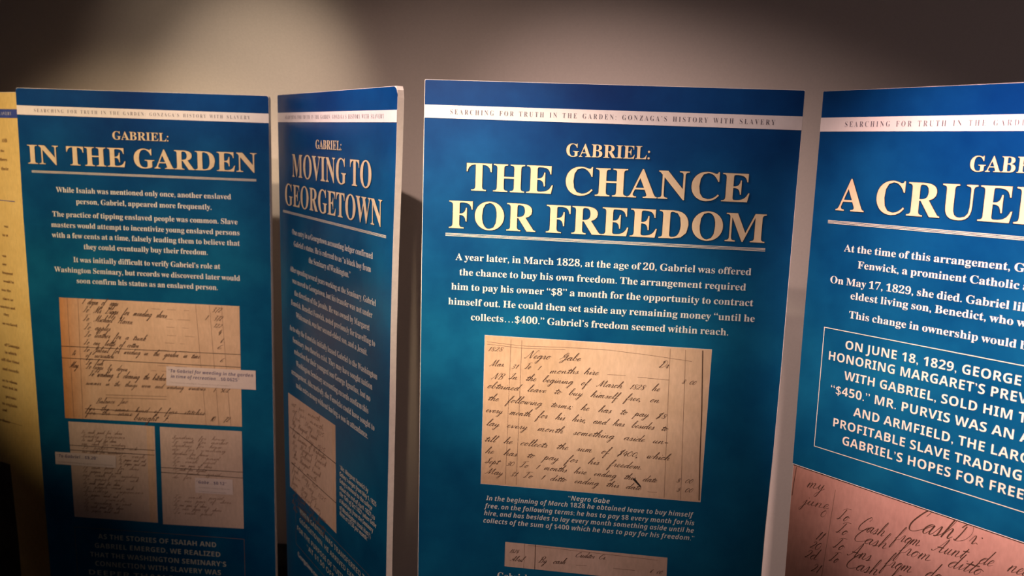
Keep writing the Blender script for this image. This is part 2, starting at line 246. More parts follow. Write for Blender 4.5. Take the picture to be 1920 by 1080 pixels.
 (1, 'body_text', 'B', 'frequent', 0.48557, 0.46178, 0.52959, 0.46178, 0.00705, None),
 (1, 'body_text', 'B', 'would be', 0.48747, 0.48393, 0.53161, 0.48393, 0.00707, None),
 (1, 'body_text', 'B', 'was the', 0.47694, 0.50804, 0.51583, 0.50804, 0.00712, None),
 (1, 'body_text', 'B', 'slave or', 0.47987, 0.53108, 0.5244, 0.53108, 0.00714, None),
 (1, 'body_text', 'B', 'masters and', 0.46728, 0.5532, 0.52867, 0.5532, 0.00715, None),
 (1, 'body_text', 'B', 'they', 0.47962, 0.57339, 0.50213, 0.57339, 0.00721, None),
 (1, 'body_text', 'B', 'an enslaved', 0.471, 0.59812, 0.53275, 0.59812, 0.0072, None),
 (1, 'body_text', 'B', 'of Gonzaga', 0.47374, 0.65637, 0.5355, 0.65637, 0.00792, None),
 (1, 'body_text', 'B', 'in which', 0.47258, 0.67694, 0.52226, 0.67694, 0.00796, None),
 (1, 'body_text', 'B', 'all the time', 0.45644, 0.69878, 0.53108, 0.69878, 0.00798, None),
 (1, 'body_text', 'B', 'and records', 0.45747, 0.72414, 0.52622, 0.72414, 0.00801, None),
 (1, 'body_text', 'B', 'as to whom', 0.45323, 0.75632, 0.51615, 0.75632, 0.00807, None),
 (1, 'body_text', 'B', 'was not in', 0.45117, 0.7742, 0.51428, 0.7742, 0.00809, None),
 (1, 'body_text', 'B', 'persons', 0.46262, 0.8004, 0.50703, 0.8004, 0.00813, None),
 (1, 'body_text', 'B', 'to explain', 0.44562, 0.82217, 0.50924, 0.82217, 0.00816, None),
 (1, 'body_text', 'B', 'and', 0.44478, 0.84042, 0.46408, 0.84042, 0.00825, None),
 (1, 'body_text', 'B', 'or those', 0.42287, 0.87151, 0.47447, 0.87151, 0.00827, None),
]
GEO={
 'rule2':[[0.0274, 0.1971], [0.5876, 0.1968]],
 'rule3':[[0.0222, 0.2739], [0.5755, 0.2655]],
 'rule4':[[0.0403, 0.2577], [0.575, 0.2579]],
 'rule5':[[0.0274, 0.2041], [0.31, 0.2028]],
 'led2a':[[0.076, 0.5068], [0.5381, 0.5056], [0.5372, 0.8153], [0.0716, 0.8214]],
 'led2b':[[0.0796, 0.8301], [0.3084, 0.8285], [0.3061, 1.0914], [0.0797, 1.091]],
 'led2c':[[0.3224, 0.829], [0.5362, 0.8274], [0.5354, 1.0906], [0.3196, 1.0941]],
 'call2a':[[0.3466, 0.6687], [0.5757, 0.6668], [0.5756, 0.716], [0.3445, 0.7185]],
 'call2b':[[0.039, 0.9142], [0.2024, 0.9142], [0.2006, 0.9477], [0.0382, 0.9478]],
 'call2c':[[0.4102, 0.9594], [0.5092, 0.9583], [0.5095, 0.9995], [0.4101, 1.0008]],
 'bl2a1':[[0.0734, 0.6314], [0.5391, 0.6277]],
 'bl2a2':[[0.0714, 0.662], [0.5383, 0.6604]],
 'bl2b1':[[0.0792, 0.8934], [0.3056, 0.8929]],
 'bl2b2':[[0.0784, 0.9065], [0.305, 0.9059]],
 'bl2c1':[[0.3213, 0.938], [0.537, 0.9362]],
 'bl2c2':[[0.3214, 0.951], [0.5381, 0.9519]],
 'box2':[[0.078, 1.1189], [0.5361, 1.1194]],
 'led3':[[0.0448, 0.7122], [0.3373, 0.7063], [0.3426, 0.9534], [0.0517, 0.9523]],
 'bl3a':[[0.0557, 0.7962], [0.3395, 0.7916]],
 'bl3b':[[0.0628, 0.8854], [0.3425, 0.882]],
 'box3':[[0.0905, 0.9716], [0.5012, 0.9799], [0.2808, 1.0755], [0.0991, 1.0883]],
 'led4':[[0.1144, 0.4309], [0.5015, 0.4317], [0.5023, 0.7044], [0.1157, 0.703]],
 'v4':[[0.16, 0.435], [0.1594, 0.7002], [0.1789, 0.4357], [0.179, 0.7001], [0.4326, 0.4341], [0.4399, 0.7022], [0.4583, 0.4347], [0.4686, 0.7037], [0.4869, 0.4338], [0.5002, 0.7019]],
 'top4':[[0.1177, 0.4419], [0.1793, 0.4455], [0.2546, 0.4432], [0.3293, 0.4431], [0.4006, 0.4478], [0.4703, 0.454]],
 'dash4':[[0.3293, 0.4866], [0.3603, 0.4859], [0.3804, 0.4876], [0.4348, 0.4891], [0.4107, 0.6933], [0.4273, 0.6929]],
 'blot4':[[0.3842, 0.6703], [0.3981, 0.686]],
 'led4b':[[0.1633, 0.8107], [0.4534, 0.8138], [0.4542, 0.8612], [0.1635, 0.8582]],
 'v4b':[[0.1985, 0.8109], [0.1986, 0.8581], [0.2181, 0.8111], [0.2189, 0.8587]],
 'top4b':[[0.2047, 0.8134], [0.3553, 0.8174], [0.4365, 0.82]],
 'dash4b':[[0.2927, 0.8432], [0.3118, 0.8424], [0.3595, 0.8429], [0.3975, 0.8433]],
 'box5':[[0.0364, 0.3734], [0.3289, 0.3716], [0.3517, 0.5738], [0.0371, 0.5739]],
 'split5':[[-0.0003, 0.6158], [0.3562, 0.6138]],
 'col5':[[0.0793, 0.6356], [0.0689, 0.7911]],
 'v2':[[0.0968, 0.5078], [0.0953, 0.8192], [0.1252, 0.5077], [0.1194, 0.8205], [0.4274, 0.5073], [0.4444, 0.817], [0.4626, 0.5068], [0.4777, 0.8163], [0.4929, 0.5066], [0.5082, 0.8158]],
 'dbl2':[[0.1842, 0.7528], [0.344, 0.7477], [0.1838, 0.7605], [0.3437, 0.755]],
 'struck2':[[0.1268, 0.793], [0.4397, 0.7898], [0.1289, 0.805], [0.2491, 0.8038]],
 'photo1':[[0.432, 1.0275], [0.4452, 1.1869], [0.4472, 1.2784]],
 'rule1':[[0.5339, 0.2799], [0.501, 0.9011]],
 'x3':[[0.6008, -0.001], [0.6134, 0.0414], [-0.0101, -0.0001]],
 'edgeL2':[[0.0002, 0.0447], [-0.0031, 0.3008], [-0.0027, 0.4871], [0.0007, 1.1141], [0.0028, 1.2661]],
 'edgeR2':[[0.6207, 0.0252], [0.6189, 0.4829], [0.6185, 0.8101], [0.6179, 1.2166]],
 'edgeL3':[[-0.01, 0.0516], [0.0022, 0.4859], [0.0115, 0.8098], [0.0257, 1.2062]],
 'edgeR3':[[0.6134, 0.0414], [0.6055, 0.224], [0.5961, 0.3823], [0.5969, 0.5244], [0.5894, 0.9379]],
 'edgeL4':[[-0.0012, 0.0396], [-0.001, 0.3163], [0.0009, 0.5857], [0.0031, 0.8936]],
 'edgeR4':[[0.6157, 0.0424], [0.6173, 0.2483], [0.6197, 0.5397], [0.6168, 0.733], [0.618, 0.8327]],
 'edgeL5':[[0.0001, 0.0413], [-0.0014, 0.3863], [-0.0002, 0.6162], [0.001, 0.8207]],
}
cam_data = bpy.data.cameras.new('camera')
cam = bpy.data.objects.new('camera', cam_data)
col.objects.link(cam)
cr_, cu_ = Vector(CAM_R), Vector(CAM_U)
cb_ = cr_.cross(cu_)
cam.matrix_world = Matrix(((cr_.x, cu_.x, cb_.x, 0), (cr_.y, cu_.y, cb_.y, 0), (cr_.z, cu_.z, cb_.z, EYE), (0, 0, 0, 1)))
cam_data.sensor_width = 36.0
cam_data.lens = 36.0 * F_PX / 1920.0
cam_data.clip_start = 0.02
cam_data.dof.use_dof = True
cam_data.dof.focus_distance = 1.38
cam_data.dof.aperture_fstop = 5.0
scene.camera = cam

scene.view_settings.view_transform = 'Standard'
scene.view_settings.look = 'None'
scene.view_settings.gamma = 1.0
scene.view_settings.use_curve_mapping = False
scene.view_settings.exposure = EXPOSURE

world = bpy.data.worlds.new('world')
scene.world = world
world.use_nodes = True
world.node_tree.nodes['Background'].inputs[0].default_value = (0.30, 0.24, 0.24, 1)
world.node_tree.nodes['Background'].inputs[1].default_value = 0.02


def spot(name, loc, target, watts, colour, angle, blend=1.0, size=0.03):
    d = bpy.data.lights.new(name, 'SPOT')
    d.energy = watts
    d.color = colour
    d.spot_size = math.radians(angle)
    d.spot_blend = blend
    d.shadow_soft_size = size
    o = bpy.data.objects.new(name, d)
    o.location = loc
    o.rotation_euler = (Vector(target) - Vector(loc)).to_track_quat('-Z', 'Y').to_euler()
    col.objects.link(o)
    return o


# ceiling spotlights of the gallery (on tracks above and behind the frame), plus one added to soften a pool
spot('spotlight', (-0.97, -1.25, 3.05), (-0.18, 1.82, 1.40), 331, (1.0, 0.71, 0.62), 31.8)
spot('spotlight', (-0.44, 0.41, 3.05), (-0.645, 1.82, 2.14), 152, (1.0, 0.79, 0.60), 18.6)
spot('spotlight', (-0.55, 0.41, 3.05), (-0.74, 1.82, 2.22), 44, (1.0, 0.79, 0.60), 23.0)  # added weaker, wider beam that softens the rim of the left wall pool
spot('spotlight', (-0.19, -0.80, 3.05), (1.15, 1.82, 0.98), 1189, (1.0, 0.66, 0.61), 20.7)
spot('spotlight', (-2.04, -0.14, 3.05), (-1.20, 1.82, 1.68), 360, (1.0, 0.73, 0.47), 23.5)
spot('spotlight', (-1.65, -0.79, 3.05), (0.28, 1.82, 1.22), 740, (1.0, 0.82, 0.62), 12.7)
spot('spotlight', (-1.10, 1.17, 3.05), (0.07, 1.82, 1.82), 313, (1.0, 0.72, 0.67), 40.9)
# added soft fill without a visible source; lifts ambient and the back wall's right
fill = bpy.data.lights.new('fill_light', 'AREA')
fill.shape = 'RECTANGLE'; fill.size = 1.2; fill.size_y = 1.2
fill.energy = 16; fill.color = (1.0, 0.80, 0.88)
fill_ob = bpy.data.objects.new('fill_light', fill)
fill_ob.location = (2.6, -0.6, 3.12)
col.objects.link(fill_ob)
# ------------------------------------------------------------------ helpers
def tag(o, label=None, cat=None, group=None, kind=None):
    if label: o['label'] = label
    if cat: o['category'] = cat
    if group: o['group'] = group
    if kind: o['kind'] = kind
    return o


def mesh_obj(name, verts, faces, mat, parent=None, smooth=False):
    me = bpy.data.meshes.new(name)
    me.from_pydata(verts, [], faces)
    if mat: me.materials.append(mat)
    if smooth:
        for p in me.polygons: p.use_smooth = True
    me.update()
    o = bpy.data.objects.new(name, me)
    col.objects.link(o)
    if parent: o.parent = parent
    return o


def prism(name, outline, y0, y1, mat, parent):
    """outline: (x, z) points anticlockwise seen from the front (-Y); extruded from y0 (front) to y1 (back)"""
    n = len(outline)
    vs = [(x, y0, z) for x, z in outline] + [(x, y1, z) for x, z in outline]
    fs = [tuple(range(n)), tuple(range(2 * n - 1, n - 1, -1))]
    fs += [(i, i + n, (i + 1) % n + n, (i + 1) % n) for i in range(n)]
    return mesh_obj(name, vs, fs, mat, parent)


def box(name, lo, hi, mat, parent=None, bevel=0.0, seg=2):
    bm = bmesh.new()
    bmesh.ops.create_cube(bm, size=1)
    for v in bm.verts:
        v.co = Vector([lo[i] + (v.co[i] + .5) * (hi[i] - lo[i]) for i in range(3)])
    if bevel:
        bmesh.ops.bevel(bm, geom=bm.edges[:], offset=bevel, segments=seg, profile=.5, affect='EDGES')
    me = bpy.data.meshes.new(name)
    bm.to_mesh(me); bm.free()
    me.materials.append(mat)
    o = bpy.data.objects.new(name, me)
    col.objects.link(o)
    if parent: o.parent = parent
    return o


# ------------------------------------------------------------------ materials
def new_mat(name):
    m = bpy.data.materials.new(name); m.use_nodes = True
    nt = m.node_tree
    return m, nt, nt.nodes['Principled BSDF']


def noise_mix(nt, coord, scale, c0, c1, lo=.35, hi=.65, detail=5, rough=.6, vec_scale=None):
    n = nt.nodes.new('ShaderNodeTexNoise'); n.inputs['Scale'].default_value = scale
    n.inputs['Detail'].default_value = detail; n.inputs['Roughness'].default_value = rough
    if vec_scale:
        mp = nt.nodes.new('ShaderNodeMapping'); mp.inputs['Scale'].default_value = vec_scale
        nt.links.new(coord, mp.inputs['Vector']); coord = mp.outputs[0]
    nt.links.new(coord, n.inputs['Vector'])
    r = nt.nodes.new('ShaderNodeValToRGB')
    r.color_ramp.elements[0].position = lo; r.color_ramp.elements[1].position = hi
    r.color_ramp.elements[0].color = (*c0, 1); r.color_ramp.elements[1].color = (*c1, 1)
    nt.links.new(n.outputs['Fac'], r.inputs['Fac'])
    return r.outputs['Color'], n


def mixc(nt, a, b, fac, mode='MIX'):
    m = nt.nodes.new('ShaderNodeMix'); m.data_type = 'RGBA'; m.blend_type = mode
    for s, v in ((m.inputs[0], fac), (m.inputs[6], a), (m.inputs[7], b)):
        if isinstance(v, (int, float)): s.default_value = v
        elif isinstance(v, tuple): s.default_value = (*v, 1)
        else: nt.links.new(v, s)
    return m.outputs[2]


def coords(nt):
    return nt.nodes.new('ShaderNodeTexCoord').outputs['Object']


def plain(name, c, rough=.5, spec=.5, vary=.12, scale=60, bump=0.0):
    m, nt, b = new_mat(name)
    co = coords(nt)
    out, n = noise_mix(nt, co, scale, tuple(x * (1 - vary) for x in c), tuple(min(1, x * (1 + vary)) for x in c))
    nt.links.new(out, b.inputs['Base Color'])
    b.inputs['Roughness'].default_value = rough
    b.inputs['Specular IOR Level'].default_value = spec
    if bump:
        bp = nt.nodes.new('ShaderNodeBump'); bp.inputs['Strength'].default_value = bump; bp.inputs['Distance'].default_value = .001
        nt.links.new(n.outputs['Fac'], bp.inputs['Height']); nt.links.new(bp.outputs[0], b.inputs['Normal'])
    return m


def blue_print():
    m, nt, b = new_mat('blue_print')
    co = coords(nt)
    a, _ = noise_mix(nt, co, 2.6, (.0010, .055, .145), (.005, .115, .225), .36, .66, 6, .62)
    c, _ = noise_mix(nt, co, 9, (.70, .80, .86), (1.2, 1.14, 1.1), .32, .68, 6, .65)
    out = mixc(nt, a, c, 1.0, 'MULTIPLY')
    # the printed design runs from navy at the head of the board to teal further down
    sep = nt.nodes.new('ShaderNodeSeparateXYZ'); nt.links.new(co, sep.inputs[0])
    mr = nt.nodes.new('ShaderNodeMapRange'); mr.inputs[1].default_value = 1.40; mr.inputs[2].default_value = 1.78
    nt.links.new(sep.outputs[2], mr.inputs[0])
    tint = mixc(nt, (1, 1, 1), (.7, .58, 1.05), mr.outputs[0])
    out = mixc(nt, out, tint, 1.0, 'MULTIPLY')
    nt.links.new(out, b.inputs['Base Color'])
    b.inputs['Roughness'].default_value = .28
    b.inputs['Specular IOR Level'].default_value = .34
    return m


def paper_print(name, c0, c1, edge=None, x0=0., x1=0.):
    """aged ledger paper: cloudy tan, optionally browner towards the left edge of the page"""
    m, nt, b = new_mat(name)
    co = coords(nt)
    a, _ = noise_mix(nt, co, 7, c0, c1, .3, .7, 6, .6)
    g, _ = noise_mix(nt, co, 160, (.90, .90, .90), (1.06, 1.06, 1.06), .3, .7, 3, .6, (1, 1, .35))
    out = mixc(nt, a, g, 1.0, 'MULTIPLY')
    if edge:
        sep = nt.nodes.new('ShaderNodeSeparateXYZ'); nt.links.new(co, sep.inputs[0])
        mr = nt.nodes.new('ShaderNodeMapRange'); mr.inputs[1].default_value = x0; mr.inputs[2].default_value = x1
        nt.links.new(sep.outputs[0], mr.inputs[0])
        tint = mixc(nt, edge, (1, 1, 1), mr.outputs[0])
        out = mixc(nt, out, tint, 1.0, 'MULTIPLY')
    nt.links.new(out, b.inputs['Base Color'])
    b.inputs['Roughness'].default_value = .42
    return m


MAT = dict(
    blue=blue_print(),
    white=plain('white_foam_board', (.80, .74, .66), .6, .3, .05, 90, .2),
    band=plain('white_header_print', (.80, .748, .727), .3, .35, .03),
    head_ink=plain('grey_header_ink', (.10, .08, .11), .45),
    gold=plain('gold_title_ink', (.70, .56, .36), .36, .5, .05),
    body=plain('pale_text_ink', (.66, .66, .60), .38, .5, .04),
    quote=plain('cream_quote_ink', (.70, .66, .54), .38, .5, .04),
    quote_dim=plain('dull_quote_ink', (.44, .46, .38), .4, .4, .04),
    shade_ink=plain('dark_outline_ink', (.012, .02, .05), .4),
    led4=paper_print('tan_ledger_print', (.55, .375, .235), (.70, .50, .35), (.92, .86, .78), .115, .30),
    led4b=paper_print('pink_ledger_print', (.50, .35, .26), (.62, .45, .36)),
    led2=paper_print('brown_ledger_print', (.52, .345, .22), (.66, .46, .31), (.80, .52, .28), .075, .15),
    led2b=paper_print('grey_ledger_print', (.50, .37, .29), (.62, .47, .38)),
    led3=paper_print('plain_ledger_print', (.54, .38, .27), (.66, .48, .35)),
    led5=paper_print('red_brown_ledger_print', (.44, .235, .19), (.57, .33, .27), (.72, .66, .60), 0., .16),
    ink=plain('brown_black_ink', (.075, .038, .024), .5),
    faint_ink=plain('faint_brown_ink', (.20, .115, .075), .5),
    line_ink=plain('thin_rule_ink', (.19, .11, .075), .5),
    black_ink=plain('black_pointer_ink', (.02, .014, .012), .5),
    label=plain('label_print', (.62, .52, .48), .4, .5, .03),
    label_ink=plain('label_ink', (.10, .08, .16), .5),
    label_grey=plain('label_grey_ink', (.36, .30, .28), .5),
    yellow=paper_print('yellow_print', (.70, .49, .16), (.80, .60, .23)),
    yellow_ink=plain('brown_text_ink', (.20, .095, .045), .5),
    blue_band=plain('blue_header_print', (.045, .075, .30), .4),
    photo=plain('dark_photo_print', (.06, .045, .035), .45, .5, .4, 14),
    wall=plain('wall_paint', (.52, .468, .415), .75, .25, .03, 220, .35),
    ceiling=plain('ceiling_paint', (.30, .28, .27), .9, .2, .03, 80),
    floor=plain('dark_carpet', (.035, .032, .036), .95, .1, .35, 320, .8),
    trim=plain('dark_trim', (.03, .028, .03), .5),
    case=plain('black_plastic', (.008, .009, .013), .5, .4, .2, 40),
)

# ------------------------------------------------------------------ the room
WALL_Y = 2.42
box('wall_back', (-4.2, WALL_Y, 0), (4.2, WALL_Y + .12, 3.2), MAT['wall'])['kind'] = 'structure'
box('wall_left', (-4.32, -4.0, 0), (-4.2, WALL_Y + .12, 3.2), MAT['wall'])['kind'] = 'structure'
box('wall_right', (4.2, -4.0, 0), (4.32, WALL_Y + .12, 3.2), MAT['wall'])['kind'] = 'structure'
box('wall_front', (-4.32, -4.12, 0), (4.32, -4.0, 3.2), MAT['wall'])['kind'] = 'structure'
box('floor', (-4.32, -4.12, -.1), (4.32, WALL_Y + .12, 0), MAT['floor'])['kind'] = 'structure'
box('ceiling', (-4.32, -4.12, 3.2), (4.32, WALL_Y + .12, 3.3), MAT['ceiling'])['kind'] = 'structure'
box('baseboard_back', (-4.2, WALL_Y - .014, 0), (4.2, WALL_Y, .10), MAT['trim'], bevel=.003)['kind'] = 'structure'

# ------------------------------------------------------------------ printed lettering (flat ink)
FACES = {  # Unicode's bold serif / bold sans / bold slanted sans letters and figures
    'serif': (0x1D400, 0x1D41A, 0x1D7CE),
    'sans': (0x1D5D4, 0x1D5EE, 0x1D7EC),
    'slanted': (0x1D63C, 0x1D656, 0x1D7EC),
}


def face(s, kind):
    if not kind: return s
    up, lo, dg = FACES[kind]
    r = ''
    for ch in s:
        if 'A' <= ch <= 'Z': r += chr(up + ord(ch) - 65)
        elif 'a' <= ch <= 'z': r += chr(lo + ord(ch) - 97)
        elif '0' <= ch <= '9': r += chr(dg + ord(ch) - 48)
        else: r += ch
    return r


STYLE = {  # face: (serif?, weight offset, slant, letter spacing, word spacing)
    'B': ('serif', .000, 0, 1.0, .78),
    'T': ('serif', .000, 0, 1.0, .85),
    'H': ('serif', -.012, 0, 1.55, 1.5),
    'S': ('sans', -.006, 0, 1.02, .95),
    'I': ('slanted', -.008, 0, 1.03, .85),
    's': (None, .0, 0, 1.0, 1.0),
}
_cache = {}


def raw_text(s, st):
    if (s, st) not in _cache:
        _cache[(s, st)] = _raw_text(s, st)
    return _cache[(s, st)]


def _raw_text(s, st):
    ser, off, sl, spc, wspc = STYLE[st]
    cu = bpy.data.curves.new('text', 'FONT')
    cu.body = face(s, ser)
    cu.size = 1.0; cu.offset = off; cu.shear = sl
    cu.space_character = spc; cu.space_word = wspc
    cu.resolution_u = 3
    o = bpy.data.objects.new('text', cu); col.objects.link(o)
    bpy.context.view_layer.update()
    me = bpy.data.meshes.new_from_object(o)
    vs = [(v.co.x, v.co.y) for v in me.vertices]
    fs = [tuple(p.vertices) for p in me.polygons]
    bpy.data.objects.remove(o); bpy.data.curves.remove(cu); bpy.data.meshes.remove(me)
    return vs, fs


def cap_height(st):
    if ('cap', st) not in _cache:
        vs, _ = raw_text('H', st)
        _cache[('cap', st)] = max(v[1] for v in vs) - min(v[1] for v in vs)
    return _cache[('cap', st)]


def text_geo(s, st, u0, v0, u1, cap, pre, H, grow=0.0):
    """verts (x, z) of one printed line: baseline from (u0, v0) to u1, capitals `cap` high"""
    vs, fs = raw_text(s, st)
    if not vs: return [], []
    if pre and pre != s:
        pv, _ = raw_text(pre, st)
        x0, x1 = min(v[0] for v in pv), max(v[0] for v in pv)
    else:
        x0, x1 = min(v[0] for v in vs), max(v[0] for v in vs)
    k = (u1 - u0) / (x1 - x0); ky = cap / cap_height(st)
    return [(u0 + (x - x0) * k, H - v0 + y * ky) for x, y in vs], fs


